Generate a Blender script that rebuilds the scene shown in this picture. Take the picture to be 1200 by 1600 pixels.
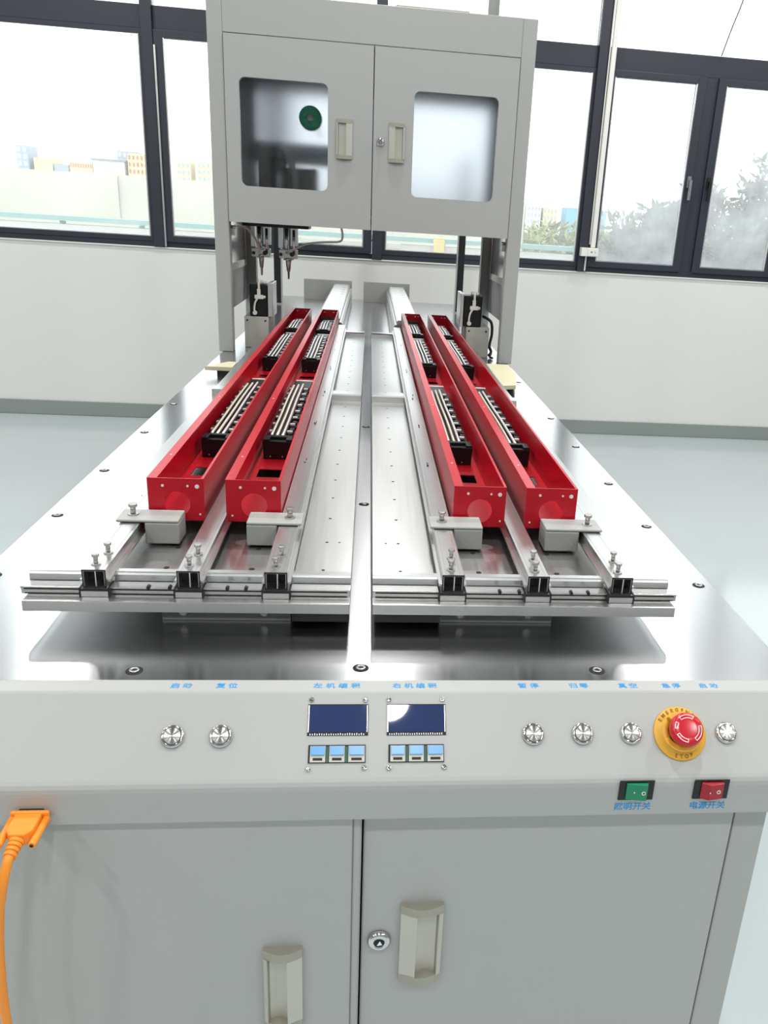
import bpy, bmesh, math, random
from mathutils import Matrix, Vector
random.seed(7)
for o in list(bpy.data.objects): bpy.data.objects.remove(o)
sc = bpy.context.scene
COL = sc.collection
PI = math.pi

# ------------------------------------------------------------------ camera
cam_d = bpy.data.cameras.new('camera'); cam = bpy.data.objects.new('camera', cam_d); COL.objects.link(cam)
sc.camera = cam
F_PX, CX, CY = 1313.0, 722.3, 835.3
cam_d.sensor_fit = 'AUTO'; cam_d.sensor_width = 36.0
cam_d.lens = F_PX / 1600 * 36.0
cam_d.shift_x = -(CX - 600) / 1600; cam_d.shift_y = (CY - 800) / 1600
cam_d.clip_start = 0.05; cam_d.clip_end = 2000
_p, _y, _r = math.radians(20.40241), math.radians(7.08738), math.radians(-3.68959)
_w = Vector((math.sin(_y)*math.cos(_p), math.cos(_y)*math.cos(_p), -math.sin(_p)))
_rt = Vector((math.cos(_y), -math.sin(_y), 0)); _dn = _w.cross(_rt)
_r2 = math.cos(_r)*_rt + math.sin(_r)*_dn; _d2 = -math.sin(_r)*_rt + math.cos(_r)*_dn
cm = Matrix.Identity(4)
for i in range(3): cm[i][0] = _r2[i]; cm[i][1] = -_d2[i]; cm[i][2] = -_w[i]
cm.translation = Vector((0, 0, 1.5)); cam.matrix_world = cm

# ------------------------------------------------------------------ light
world = bpy.data.worlds.new('overcast_sky'); sc.world = world; world.use_nodes = True
bg = world.node_tree.nodes['Background']; bg.inputs[0].default_value = (0.93, 0.965, 1.0, 1); bg.inputs[1].default_value = 3.2
def lamp(x, y, e, r=0.10):
    d = bpy.data.lights.new('ceiling_downlight', 'AREA'); d.shape = 'DISK'; d.size = 2*r; d.energy = e; d.color = (1.0, 0.985, 0.97)
    o = bpy.data.objects.new('ceiling_downlight', d); COL.objects.link(o); o.location = (x, y, 3.79)
for lx in (-4.2, -2.1, 0.14, 2.2, 4.0):
    for ly in (-3.2, -0.885, 1.1, 3.2, 5.2): lamp(lx, ly, 25)  # the row nearest the windows is added to brighten that wall
sc.view_settings.view_transform = 'Standard'; sc.view_settings.look = 'None'
sc.view_settings.exposure = 0.0; sc.view_settings.gamma = 1.0; sc.view_settings.use_curve_mapping = False
sc.cycles.use_denoising = True
sc.cycles.max_bounces = 10; sc.cycles.transparent_max_bounces = 12; sc.cycles.caustics_reflective = False; sc.cycles.caustics_refractive = True
sc.cycles.sample_clamp_indirect = 6.0

# ------------------------------------------------------------------ materials
def lin(h):
    h = h.lstrip('#'); c = [int(h[i:i+2], 16)/255 for i in (0, 2, 4)]
    return tuple((v/12.92 if v <= .04045 else ((v+.055)/1.055)**2.4) for v in c) + (1,)
MATS = {}
def mat(name, col, rough=.5, metal=0., noise=0., nscale=40., bump=0., stretch=None, coat=0., spec=.5, emit=None, aniso=0., rvar=0.):
    m = bpy.data.materials.new(name); m.use_nodes = True; MATS[name] = m
    nt = m.node_tree; b = nt.nodes['Principled BSDF']
    c = lin(col) if isinstance(col, str) else tuple(col) + (1,)
    b.inputs['Base Color'].default_value = c; b.inputs['Roughness'].default_value = rough; b.inputs['Metallic'].default_value = metal
    b.inputs['Coat Weight'].default_value = coat; b.inputs['Coat Roughness'].default_value = .12; b.inputs['Specular IOR Level'].default_value = spec
    if noise or bump or rvar:
        tc = nt.nodes.new('ShaderNodeTexCoord'); mp = nt.nodes.new('ShaderNodeMapping'); nz = nt.nodes.new('ShaderNodeTexNoise')
        nz.inputs['Scale'].default_value = nscale; nz.inputs['Detail'].default_value = 4
        if stretch: mp.inputs['Scale'].default_value = stretch
        nt.links.new(tc.outputs['Object'], mp.inputs[0]); nt.links.new(mp.outputs[0], nz.inputs['Vector'])
        if noise:
            mx = nt.nodes.new('ShaderNodeMix'); mx.data_type = 'RGBA'
            mx.inputs[6].default_value = tuple(v*(1-noise) for v in c[:3]) + (1,); mx.inputs[7].default_value = tuple(min(1, v*(1+noise)) for v in c[:3]) + (1,)
            nt.links.new(nz.outputs[0], mx.inputs[0]); nt.links.new(mx.outputs[2], b.inputs['Base Color'])
        if rvar:
            mr = nt.nodes.new('ShaderNodeMapRange'); mr.inputs[3].default_value = max(.02, rough-rvar); mr.inputs[4].default_value = rough+rvar
            nt.links.new(nz.outputs[0], mr.inputs[0]); nt.links.new(mr.outputs[0], b.inputs['Roughness'])
        if bump:
            bp = nt.nodes.new('ShaderNodeBump'); bp.inputs['Strength'].default_value = bump; bp.inputs['Distance'].default_value = .002
            nt.links.new(nz.outputs[0], bp.inputs['Height']); nt.links.new(bp.outputs[0], b.inputs['Normal'])
    if emit: b.inputs['Emission Color'].default_value = lin(emit[0]); b.inputs['Emission Strength'].default_value = emit[1]
    if aniso:
        b.inputs['Anisotropic'].default_value = aniso
        tg = nt.nodes.new('ShaderNodeTangent'); tg.direction_type = 'RADIAL'; tg.axis = 'Z'; b.inputs['Anisotropic Rotation'].default_value = .25; nt.links.new(tg.outputs[0], b.inputs['Tangent'])
    return m
PAINT = mat('grey_powder_coat', '#adafac', .42, noise=.015, nscale=400, bump=.03)
PAINT2 = mat('grey_powder_coat_frame', '#abada9', .42, noise=.015, nscale=400, bump=.03)
WALLM = mat('white_wall_paint', '#e4e4df', .85, noise=.012, nscale=3)
WALLG = mat('grey_wall_paint', '#9fa3a3', .8, noise=.015, nscale=3)
CEILM = mat('grey_ceiling_paint', '#9a9d9d', .9, noise=.01, nscale=2)
BASEM = mat('grey_skirting_paint', '#8d9692', .5, noise=.03, nscale=6)
FLOORM = mat('grey_epoxy_floor', '#bdc7c9', .14, noise=.02, nscale=1.2, rvar=.04, spec=.6)
STEEL = mat('brushed_stainless_steel', (.64, .65, .66), .20, 1., noise=.015, nscale=1.5, stretch=(1, 3, 1))
PLATE = mat('satin_aluminium_plate', (.66, .655, .64), .30, 1., noise=.03, nscale=8, stretch=(24, .5, 1), rvar=.05)
ALU = mat('anodised_aluminium', (.69, .69, .68), .28, 1., noise=.02, nscale=20, stretch=(20, 1, 20))
for _m, _a in ((STEEL, .75), (PLATE, .4)):
    _b = _m.node_tree.nodes['Principled BSDF']; _b.inputs['Anisotropic'].default_value = _a
    _g = _m.node_tree.nodes.new('ShaderNodeNewGeometry'); _c = _m.node_tree.nodes.new('ShaderNodeVectorMath'); _c.operation = 'CROSS_PRODUCT'; _c.inputs[1].default_value = (1, .05, .02)
    _m.node_tree.links.new(_g.outputs['Normal'], _c.inputs[0]); _m.node_tree.links.new(_c.outputs[0], _b.inputs['Tangent'])
CHROME = mat('polished_chrome', (.72, .72, .72), .07, 1.)
BRUSH = mat('turned_stainless_cap', (.55, .54, .52), .30, 1., aniso=.9)
SCREW = mat('zinc_screw', (.5, .49, .47), .3, 1.)
DARK = mat('dark_recess', '#141414', .6)
BLACK = mat('black_plastic', '#0a0b0d', .38, noise=.15, nscale=60, spec=.35)
BLACKM = mat('black_anodised', '#111216', .4)
RED = mat('red_painted_steel', '#bb0820', .33, noise=.03, nscale=80, spec=.45)
FRAME = mat('charcoal_window_frame', '#2a2e39', .45, noise=.04, nscale=8)
BRASS = mat('pale_brass_strip', (.95, .90, .74), .36, .7)
TIN = mat('tinned_contact', (.95, .95, .93), .34, .7)
PLASTW = mat('white_plastic', '#e9e8e2', .45)
HANDLE = mat('champagne_metal_handle', '#c6c4b8', .35, .35)
HANDLE2 = mat('champagne_handle_cap', '#a7a496', .4, .35)
BLUETXT = mat('blue_print', '#2f8fcc', .6)
WHITETXT = mat('white_print', '#f2ece8', .5)
DARKTXT = mat('amber_print', '#8a5f1a', .6)
NAVY = mat('navy_lcd_glass', '#2c3a62', .02, spec=.6, noise=.06, nscale=30)
KEYBLUE = mat('blue_key_film', '#5c9fe0', .25)
PCB = mat('green_circuit_board', '#2f5b49', .5)
GREENSW = mat('green_rocker', '#14835e', .25)
REDSW = mat('red_rocker', '#a01220', .25)
YEL = mat('amber_yellow_plastic', '#e0a83a', .4)
ESRED = mat('red_mushroom_plastic', '#c41a2c', .22)
ORANGE = mat('orange_pvc', '#f5942a', .42, noise=.03, nscale=30)
BEIGE = mat('beige_board', '#d8d2b0', .6, noise=.05, nscale=20)
FEEDER = mat('warm_grey_feeder', '#c2c1b7', .45)
TUBEM = mat('milky_hose', '#f3f0e4', .35)
TARP = mat('cream_tarpaulin', '#cbc9ba', .8, noise=.12, nscale=1.2, stretch=(1, 1, .5), bump=.8)
TEAL = mat('teal_rail', '#7fa9a6', .5)
CONC = mat('pale_concrete', '#b7b5ac', .85, noise=.06, nscale=.6)
LEAF = mat('grey_green_leaf', '#5f7358', .55, noise=.35, nscale=1.4)
LEAFY = mat('yellow_green_leaf', '#8d9860', .6, noise=.3, nscale=.7)
BARK = mat('bark', '#6a5f50', .8, noise=.2, nscale=8)
BCREAM = mat('cream_facade', '#cdbf98', .8, noise=.04, nscale=.1)
BWHITE = mat('white_facade', '#c9c9c6', .8, noise=.03, nscale=.1)
BGREY = mat('blue_grey_facade', '#95a2b3', .7, noise=.04, nscale=.1)
BBLUE = mat('sky_blue_facade', '#6fa4c8', .7)
BRUST = mat('rust_window', '#a86b52', .7)
BYEL = mat('pale_yellow_paint', '#dcc07a', .7)
BROOF = mat('grey_roof', '#878c92', .7)

def glass_mat(name, veil, veilcol, rough=0.02, spots=0.):
    m = bpy.data.materials.new(name); m.use_nodes = True; nt = m.node_tree; nt.nodes.clear()
    out = nt.nodes.new('ShaderNodeOutputMaterial'); tr = nt.nodes.new('ShaderNodeBsdfTransparent'); tl = nt.nodes.new('ShaderNodeBsdfTranslucent')
    gl = nt.nodes.new('ShaderNodeBsdfGlossy'); fr = nt.nodes.new('ShaderNodeFresnel'); m1 = nt.nodes.new('ShaderNodeMixShader'); m2 = nt.nodes.new('ShaderNodeMixShader')
    tr.inputs[0].default_value = (.95, .97, .96, 1); tl.inputs[0].default_value = veilcol + (1,); gl.inputs['Roughness'].default_value = rough; fr.inputs[0].default_value = 1.45
    tc = nt.nodes.new('ShaderNodeTexCoord'); nz = nt.nodes.new('ShaderNodeTexNoise'); nz.inputs['Scale'].default_value = 3.; nz.inputs['Detail'].default_value = 6
    mr = nt.nodes.new('ShaderNodeMapRange'); mr.inputs[1].default_value = .3; mr.inputs[2].default_value = .7; mr.inputs[3].default_value = veil*(1-spots); mr.inputs[4].default_value = veil*(1+spots)
    nt.links.new(tc.outputs['Object'], nz.inputs['Vector']); nt.links.new(nz.outputs[0], mr.inputs[0]); nt.links.new(mr.outputs[0], m1.inputs[0])
    nt.links.new(tr.outputs[0], m1.inputs[1]); nt.links.new(tl.outputs[0], m1.inputs[2])
    nt.links.new(fr.outputs[0], m2.inputs[0]); nt.links.new(m1.outputs[0], m2.inputs[1]); nt.links.new(gl.outputs[0], m2.inputs[2]); nt.links.new(m2.outputs[0], out.inputs[0])
    return m
GLASS = glass_mat('dusty_haze_glass', .16, (.95, .96, .97), spots=.3)  # white film stands for dirt and imitates the haze outside
ACRYL = glass_mat('white_acrylic_panel', .4, (.97, .98, .98), rough=.1)
GREEN = mat('green_spool_plastic', '#46c890', .5)
MIRROR = mat('polished_side_sheet', (.93, .94, .95), .16, 1.)
GLASSF = glass_mat('dusty_milky_haze_glass', .34, (.93, .95, .98), spots=.5)  # heavier film, again dirt plus imitated outdoor haze
FROST = mat('frosted_acrylic', (.47, .49, .53), .40); FROST.node_tree.nodes['Principled BSDF'].inputs['Transmission Weight'].default_value = 1.0
FROST.node_tree.nodes['Principled BSDF'].inputs['IOR'].default_value = 1.15

# ------------------------------------------------------------------ geometry helpers
class MB:
    def __init__(s, T=None): s.v = []; s.f = []; s.sm = []; s.T = T
    def add(s, vs, fs, smooth=False):
        n = len(s.v)
        s.v += [tuple(s.T @ Vector(v)) if s.T else tuple(v) for v in vs]
        s.f += [tuple(i+n for i in f) for f in fs]; s.sm += [smooth]*len(fs); return s
    def box(s, x0, x1, y0, y1, z0, z1):
        return s.add([(x0,y0,z0),(x1,y0,z0),(x1,y1,z0),(x0,y1,z0),(x0,y0,z1),(x1,y0,z1),(x1,y1,z1),(x0,y1,z1)],
                     [(0,3,2,1),(4,5,6,7),(0,1,5,4),(1,2,6,5),(2,3,7,6),(3,0,4,7)])
    def cbox(s, c, d): return s.box(c[0]-d[0]/2, c[0]+d[0]/2, c[1]-d[1]/2, c[1]+d[1]/2, c[2]-d[2]/2, c[2]+d[2]/2)
    def cyl(s, p0, p1, r0, r1=None, n=16, caps=True):
        r1 = r0 if r1 is None else r1
        p0 = Vector(p0); p1 = Vector(p1); d = (p1-p0).normalized(); a = d.orthogonal().normalized(); b = d.cross(a)
        vs = []
        for p, r in ((p0, r0), (p1, r1)):
            for i in range(n):
                t = 2*PI*i/n; vs.append(p + a*(r*math.cos(t)) + b*(r*math.sin(t)))
        s.add(vs, [(i, (i+1) % n, n+(i+1) % n, n+i) for i in range(n)], True)
        if caps: s.add(vs, [tuple(range(n-1, -1, -1)), tuple(range(n, 2*n))])
        return s
    def lathe(s, prof, n=32, smooth=True, c=(0,0,0)):       # profile (r, z) about local z
        vs = []; fs = []
        for r, z in prof:
            for i in range(n):
                t = 2*PI*i/n; vs.append((c[0]+r*math.cos(t), c[1]+r*math.sin(t), c[2]+z))
        for k in range(len(prof)-1):
            for i in range(n): fs.append((k*n+i, k*n+(i+1) % n, (k+1)*n+(i+1) % n, (k+1)*n+i))
        s.add(vs, fs, smooth)
        if prof[-1][0] > 1e-6: s.add(vs[-n:], [tuple(range(n))])
        if prof[0][0] > 1e-6: s.add(vs[:n], [tuple(range(n-1, -1, -1))])
        return s
    def tube(s, pts, r, n=10, sub=6):
        P = [Vector(p) for p in pts]; Q = []
        for i in range(len(P)-1):
            a = P[max(0, i-1)]; b = P[i]; c = P[i+1]; d = P[min(len(P)-1, i+2)]
            for k in range(sub):
                t = k/sub; Q.append(.5*((2*b)+(c-a)*t+(2*a-5*b+4*c-d)*t*t+(3*b-a-3*c+d)*t**3))
        Q.append(P[-1]); vs = []; up = None
        for i, q in enumerate(Q):
            d = (Q[min(i+1, len(Q)-1)]-Q[max(i-1, 0)]).normalized()
            up = d.orthogonal().normalized() if up is None else (up-d*up.dot(d)).normalized()
            b = d.cross(up); rr = r(i/(len(Q)-1)) if callable(r) else r
            for k in range(n):
                t = 2*PI*k/n; vs.append(q+up*(rr*math.cos(t))+b*(rr*math.sin(t)))
        fs = [(i*n+k, i*n+(k+1) % n, (i+1)*n+(k+1) % n, (i+1)*n+k) for i in range(len(Q)-1) for k in range(n)]
        s.add(vs, fs, True); s.add(vs, [tuple(range(n-1, -1, -1)), tuple(range(len(vs)-n, len(vs)))]); return s
    def prism(s, poly, axis, a, b, smooth=False):           # polygon of 2-d points pushed along an axis
        def P(p, t): return {'x': (t, p[0], p[1]), 'y': (p[0], t, p[1]), 'z': (p[0], p[1], t)}[axis]
        n = len(poly); vs = [P(p, a) for p in poly]+[P(p, b) for p in poly]
        s.add(vs, [(i, (i+1) % n, n+(i+1) % n, n+i) for i in range(n)], smooth); s.add(vs, [tuple(range(n-1, -1, -1)), tuple(range(n, 2*n))]); return s
    def plate_hole(s, x0, x1, z0, z1, hx, hz, r, y0, y1, n=32):   # plate in the xz plane with a round hole
        out = []
        for i in range(n):
            t = 2*PI*i/n; c, d = math.cos(t), math.sin(t); k = 1e9
            if c > 1e-9: k = min(k, (x1-hx)/c)
            if c < -1e-9: k = min(k, (x0-hx)/c)
            if d > 1e-9: k = min(k, (z1-hz)/d)
            if d < -1e-9: k = min(k, (z0-hz)/d)
            out.append([hx+c*k, hz+d*k])
        for cx_, cz_ in ((x0,z0),(x1,z0),(x1,z1),(x0,z1)):
            i = min(range(n), key=lambda j: (out[j][0]-cx_)**2+(out[j][1]-cz_)**2); out[i] = [cx_, cz_]
        vs = []
        for y in (y0, y1):
            vs += [(p[0], y, p[1]) for p in out]+[(hx+r*math.cos(2*PI*i/n), y, hz+r*math.sin(2*PI*i/n)) for i in range(n)]
        fs = []
        for i in range(n):
            j = (i+1) % n
            fs += [(i, j, n+j, n+i), (2*n+j, 2*n+i, 3*n+i, 3*n+j), (n+i, n+j, 3*n+j, 3*n+i), (j, i, 2*n+i, 2*n+j)]
        return s.add(vs, fs)
    def build(s, name, m, parent=None, M=None, bevel=0., seg=2):
        me = bpy.data.meshes.new(name)
        if M is None:
            lo = [min(v[i] for v in s.v) for i in range(3)]; hi = [max(v[i] for v in s.v) for i in range(3)]
            c = Vector(((lo[0]+hi[0])/2, (lo[1]+hi[1])/2, lo[2])); M = Matrix.Translation(c); vs = [tuple(Vector(v)-c) for v in s.v]
        else: vs = s.v
        me.from_pydata(vs, [], s.f); me.polygons.foreach_set('use_smooth', s.sm)
        bm = bmesh.new(); bm.from_mesh(me); bmesh.ops.remove_doubles(bm, verts=bm.verts, dist=1e-6); bmesh.ops.recalc_face_normals(bm, faces=bm.faces)
        if bevel:
            es = [e for e in bm.edges if len(e.link_faces) == 2 and e.calc_face_angle(0) > .6]
            bmesh.ops.bevel(bm, geom=es, offset=bevel, segments=seg, affect='EDGES', profile=.5)
        bm.to_mesh(me); bm.free()
        return mk(name, me, m, parent, M)
WM = {}
def mk(name, me, m, parent, M):
    o = bpy.data.objects.new(name, me); COL.objects.link(o)
    if m and not me.materials: me.materials.append(m)
    if parent is not None:
        o.parent = parent; o.matrix_parent_inverse = WM[parent].inverted()
    o.matrix_basis = M; WM[o] = M.copy(); return o
def thing(name, loc, label, cat, group=None):
    o = bpy.data.objects.new(name, None); COL.objects.link(o); o.empty_display_size = .05
    o.matrix_basis = Matrix.Translation(Vector(loc)); WM[o] = o.matrix_basis.copy()
    return tag(o, label, cat, group)
def tag(o, label, cat, group=None):
    o['label'] = label; o['category'] = cat
    if group: o['group'] = group
    return o
def struct(o): o['kind'] = 'structure'; return o
def kids(o): return [c for c in bpy.data.objects if c.parent == o]
def copy_tree(o, dv, label=None):
    c = o.copy(); COL.objects.link(c); c.matrix_basis = Matrix.Translation(Vector(dv)) @ o.matrix_basis; WM[c] = c.matrix_basis.copy()
    if label: c['label'] = label
    for a in kids(o):
        b = a.copy(); COL.objects.link(b); pi = a.matrix_parent_inverse.copy(); b.parent = c; b.matrix_parent_inverse = pi; b.matrix_basis = a.matrix_basis.copy()
        for d in kids(a): e = d.copy(); COL.objects.link(e); pi = d.matrix_parent_inverse.copy(); e.parent = b; e.matrix_parent_inverse = pi; e.matrix_basis = d.matrix_basis.copy()
    return c
def frameM(o, x, y, z): # matrix from origin and axes
    M = Matrix.Identity(4)
    for i in range(3): M[i][0] = x[i]; M[i][1] = y[i]; M[i][2] = z[i]
    M.translation = Vector(o); return M
def text_obj(txt, size, m, parent, M, depth=.0003, spacing=1.0, name='lettering', sx=1.0):
    cu = bpy.data.curves.new('t', 'FONT'); cu.body = txt; cu.size = size; cu.align_x = 'CENTER'; cu.align_y = 'CENTER'; cu.extrude = depth; cu.space_character = spacing; cu.resolution_u = 3; cu.offset = size*.02
    t = bpy.data.objects.new('t', cu); COL.objects.link(t)
    dg = bpy.context.evaluated_depsgraph_get(); me = bpy.data.meshes.new_from_object(t.evaluated_get(dg)); me.name = name
    bpy.data.objects.remove(t); bpy.data.curves.remove(cu); me.materials.clear()
    if sx != 1.0: me.transform(Matrix.Diagonal((sx, 1, 1, 1)))
    return mk(name, me, m, parent, M)

T = .95                       # table top
WY = 6.33                     # window wall
# ------------------------------------------------------------------ room
XL, XR, YB, ZC = -6.0, 5.6, -5.0, 3.8
struct(MB().box(XL-.2, XR+.2, YB-.2, WY+.25, -.1, 0).build('floor', FLOORM))
struct(MB().box(XL-.2, XR+.2, YB-.2, WY+.25, ZC, ZC+.15).build('ceiling', CEILM))
struct(MB().box(XL-.2, XL, YB, WY, 0, ZC).build('wall_left', WALLG))
struct(MB().box(XR, XR+.2, YB, WY, 0, ZC).build('wall_right', WALLG))
struct(MB().box(XL-.2, XR+.2, YB-.2, YB, 0, ZC).build('wall_front', WALLG))
struct(MB().box(XL-.2, XR+.2, WY, WY+.25, 0, 1.2).box(XL-.2, XR+.2, WY, WY+.25, 3.62, ZC).build('wall_back', WALLM))
struct(MB().box(XL, XR, WY-.012, WY-.001, 0.001, .105).build('baseboard_back', BASEM, bevel=.003))
struct(MB().box(XL, XR, WY-.012, WY+.10, 1.2, 1.209).build('trim_1', WALLM, bevel=.002))
# window band: bays between mullions, alternately one fixed light and a pair of opening sashes
MX = [.045 + 1.492*k for k in range(-4, 5)]
Z0, Z1, ZT0, ZT1, ZTOP = 1.209, 3.62, 2.53, 2.665, 3.62
f0, f1 = WY+.01, WY+.075
wn = 0
for k in range(-4, 4):
    a, b = MX[k+4], MX[k+5]
    if b < XL or a > XR: continue
    a = max(a, XL); b = min(b, XR); wn += 1
    w = bpy.data.objects.new('window_%d' % wn, None); COL.objects.link(w); w.matrix_basis = Matrix.Translation(((a+b)/2, WY, Z0)); WM[w] = w.matrix_basis.copy(); struct(w)
    hm = .035
    m = MB(); m.box(a-hm, a+hm, f0-.03, f1, Z0, ZTOP); m.box(a+hm, b-hm, f0, f1, Z0, Z0+.035); m.box(a+hm, b-hm, f0, f1, ZT0, ZT1); m.box(a+hm, b-hm, f0, f1, ZTOP-.06, ZTOP)
    m.build('window_frame', FRAME, w, bevel=.003)
    MB().box(a+hm, b-hm, WY+.04, WY+.046, ZT1, ZTOP-.06).build('upper_pane', GLASS, w)
    MB().box(a+hm, a+hm+.006, f0-.004, f0, ZT1, ZTOP-.06).box(b-hm-.006, b-hm, f0-.004, f0, ZT1, ZTOP-.06).build('upper_seal', ALU, w)
    if k % 2:      # pair of sashes
        MB().box(a+.741, a+.834, f0, f1, Z0+.035, ZT0).build('centre_post', FRAME, w, bevel=.003)
        for s, (p, q) in enumerate(((a+hm+.003, a+.743), (a+.832, b-hm-.003))):
            fw = .058; y0, y1 = f0-.022, f0+.03
            sm = MB(); sm.box(p, p+fw, y0, y1, Z0+.037, ZT0-.002); sm.box(q-fw, q, y0, y1, Z0+.037, ZT0-.002); sm.box(p+fw, q-fw, y0, y1, Z0+.037, Z0+.037+.04); sm.box(p+fw, q-fw, y0, y1, ZT0-.045, ZT0-.002)
            so = sm.build('sash_frame', FRAME, w, bevel=.003)
            MB().box(p+fw, q-fw, WY+.03, WY+.036, Z0+.07, ZT0-.04).build('pane', GLASSF if k == 1 else GLASS, so)
            MB().box(p+fw, p+fw+.008, y0+.004, y0+.02, Z0+.077, ZT0-.045).box(q-fw-.008, q-fw, y0+.004, y0+.02, Z0+.077, ZT0-.045).box(p+fw+.008, q-fw-.008, y0+.004, y0+.02, Z0+.077, Z0+.084).build('glazing_bead', ALU, so)
            hx = q-fw*.5 if s == 0 else p+fw*.5
            hb = MB().box(hx-.014, hx+.014, y0-.012, y0, 1.82, 1.90); hb.box(hx-.009, hx+.009, y0-.035, y0-.012, 1.85, 1.87); hb.box(hx-.011, hx+.011, y0-.047, y0-.033, 1.74, 1.875)
            hb.build('handle', CHROME if s == 0 else BLACKM, so, bevel=.003)
    else:
        MB().box(a+hm, b-hm, WY+.03, WY+.036, Z0+.03, ZT0+.005).build('pane', GLASS, w)
        MB().box(a+hm, a+hm+.022, f0-.003, f0+.02, Z0+.035, ZT0).box(b-hm-.022, b-hm, f0-.003, f0+.02, Z0+.035, ZT0).box(a+hm, b-hm, f0-.004, f0+.02, Z0+.035, Z0+.066).box(a+hm, b-hm, f0-.004, f0+.02, ZT0-.03, ZT0).build('bead_rail', FRAME, w)
        MB().box(a+hm+.022, a+hm+.030, f0-.004, f0+.02, Z0+.066, ZT0-.03).box(b-hm-.030, b-hm-.022, f0-.004, f0+.02, Z0+.066, ZT0-.03).box(a+hm+.030, b-hm-.030, f0-.004, f0+.02, Z0+.066, Z0+.072).build('glazing_bead', ALU, w)
# light joint strip beside the left mullion
struct(MB().box(-1.408, -1.396, WY-.026, WY-.0205, 1.215, 2.44).build('trim_2', ALU))

# ------------------------------------------------------------------ conduit and socket on the right mullion
cp = thing('cable_conduit', (1.60, WY-.06, 1.39), 'white plastic cable conduit running up the right window mullion', 'conduit')
MB().box(1.580, 1.614, WY-.05, WY-.021, 1.378, 3.6).build('trunking', PLASTW, cp, bevel=.006)
MB().tube([(1.574, WY-.03, 1.4), (1.572, WY-.03, 2.4), (1.572, WY-.03, 3.6)], .005).build('cable', PLASTW, cp)
MB().tube([(1.556, WY-.03, 1.318), (1.555, WY-.03, 1.215)], .006).build('drop_cable', PLASTW, cp)
sb = thing('socket_box', (1.568, WY-.05, 1.318), 'small white surface socket box at the bottom of the conduit', 'socket')
MB().box(1.506, 1.632, WY-.085, WY-.021, 1.318, 1.377).build('box', PLASTW, sb, bevel=.004)
MB().box(1.553, 1.629, WY-.09, WY-.085, 1.322, 1.373).build('face_plate', PLASTW, sb, bevel=.002)
MB().box(1.575, 1.583, WY-.0915, WY-.09, 1.345, 1.353).box(1.603, 1.607, WY-.0915, WY-.09, 1.345, 1.353).build('socket_hole', DARK, sb)
tag(MB().tube([(2.3484, 6.30, 2.66), (2.39, 6.30, 2.82), (2.4469, 6.30, 3.02), (2.56, 6.30, 3.5)], .004, 6).build('pull_cord', BLACKM), 'thin dark cord slanting across the upper right window pane', 'cord')

# ------------------------------------------------------------------ main machine bench
bench = thing('machine_bench', (0, 3.4, 0), 'long grey steel machine bench with stainless top and two front doors', 'machine')
YB1 = 6.08
MB().box(-.585, .585, .933, YB1, T-.025, T).build('tabletop', STEEL, bench, bevel=.0015)
MB().box(-.53, -.486, .852, .92, .03, .822).box(.486, .53, .852, .92, .03, .822).box(-.486, .486, .87, .92, .03, .09).build('door_frame', PAINT2, bench, bevel=.002)
MB().box(-.53, -.52, .92, YB1-.1, .03, T-.026).box(.52, .53, .92, YB1-.1, .03, T-.026).box(-.52, .52, YB1-.11, YB1-.1, .03, T-.026).box(-.52, .52, .95, YB1-.12, .03, .05).build('body', PAINT, bench)
for fx in (-.45, .45):
    for fy in (1.0, 2.6, 4.2, 5.8):
        MB().cyl((fx, fy, 0), (fx, fy, .012), .03).cyl((fx, fy, .012), (fx, fy, .04), .008).build('levelling_foot', SCREW, bench)
def pull_handle(parent, xc, z0, z1, yf, w, flip):
    h = z1-z0; s = -1 if flip else 1; x = lambda t: xc + s*t*w          # open side at +t
    m = MB()
    for a, b in ((z0, z0+.1*h), (z1-.1*h, z1)):
        prof = [(xc-w/2, yf)] + [(xc-w/2+w*i/8, yf-.006-.009*math.sin(PI*i/8)) for i in range(9)] + [(xc+w/2, yf)]
        MB().prism(prof, 'z', a, b).build('handle_end_cap', HANDLE2, parent)
    za, zb = z0+.1*h, z1-.1*h
    g = MB()
    pr = [(x(-.5), yf), (x(-.5), yf-.006), (x(-.12), yf-.014), (x(-.12), yf-.008), (x(-.12), yf)]
    g.prism(pr, 'z', za, zb); g.prism([(x(.5), yf), (x(.5), yf-.007), (x(.40), yf-.011), (x(.36), yf-.001), (x(.36), yf)], 'z', za, zb)
    n = 8; g.prism([(x(-.12+.48*i/n), yf-.0035+.003*math.sin(PI*i/n)) for i in range(n+1)]+[(x(.36), yf), (x(-.12), yf)], 'z', za, zb)
    return g.build('handle', HANDLE, parent)
dl = MB().box(-.483, -.0065, .838, .858, .095, .818).build('door', PAINT, bench, bevel=.003, seg=3)
MB().box(-.0072, .0045, .8395, .858, .095, .818).build('door_edge', PAINT2, dl, bevel=.005, seg=4)
dr = MB().box(.0065, .483, .848, .866, .095, .818).build('door', PAINT, bench, bevel=.003, seg=3)
pull_handle(dl, -.0925, .483, .618, .838, .049, True)
pull_handle(dr, .0845, .546, .674, .848, .055, False)
MB(frameM((.030, .848, .614), (1,0,0), (0,0,1), (0,-1,0))).lathe([(.0155,0),(.0155,.004),(.013,.007),(.008,.008),(.007,.006),(0,.006)], 28).build('lock', CHROME, dr)
MB(frameM((.030, .848, .614), (1,0,0), (0,0,1), (0,-1,0))).lathe([(.007,.0061),(.0068,.0072),(0,.0072)], 20).build('key_slot', BLACKM, dr)
MB().prism([(.027,.611),(.034,.612),(.031,.619)], 'y', .848-.0085, .848-.007).build('key_barrel', CHROME, dr)
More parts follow.
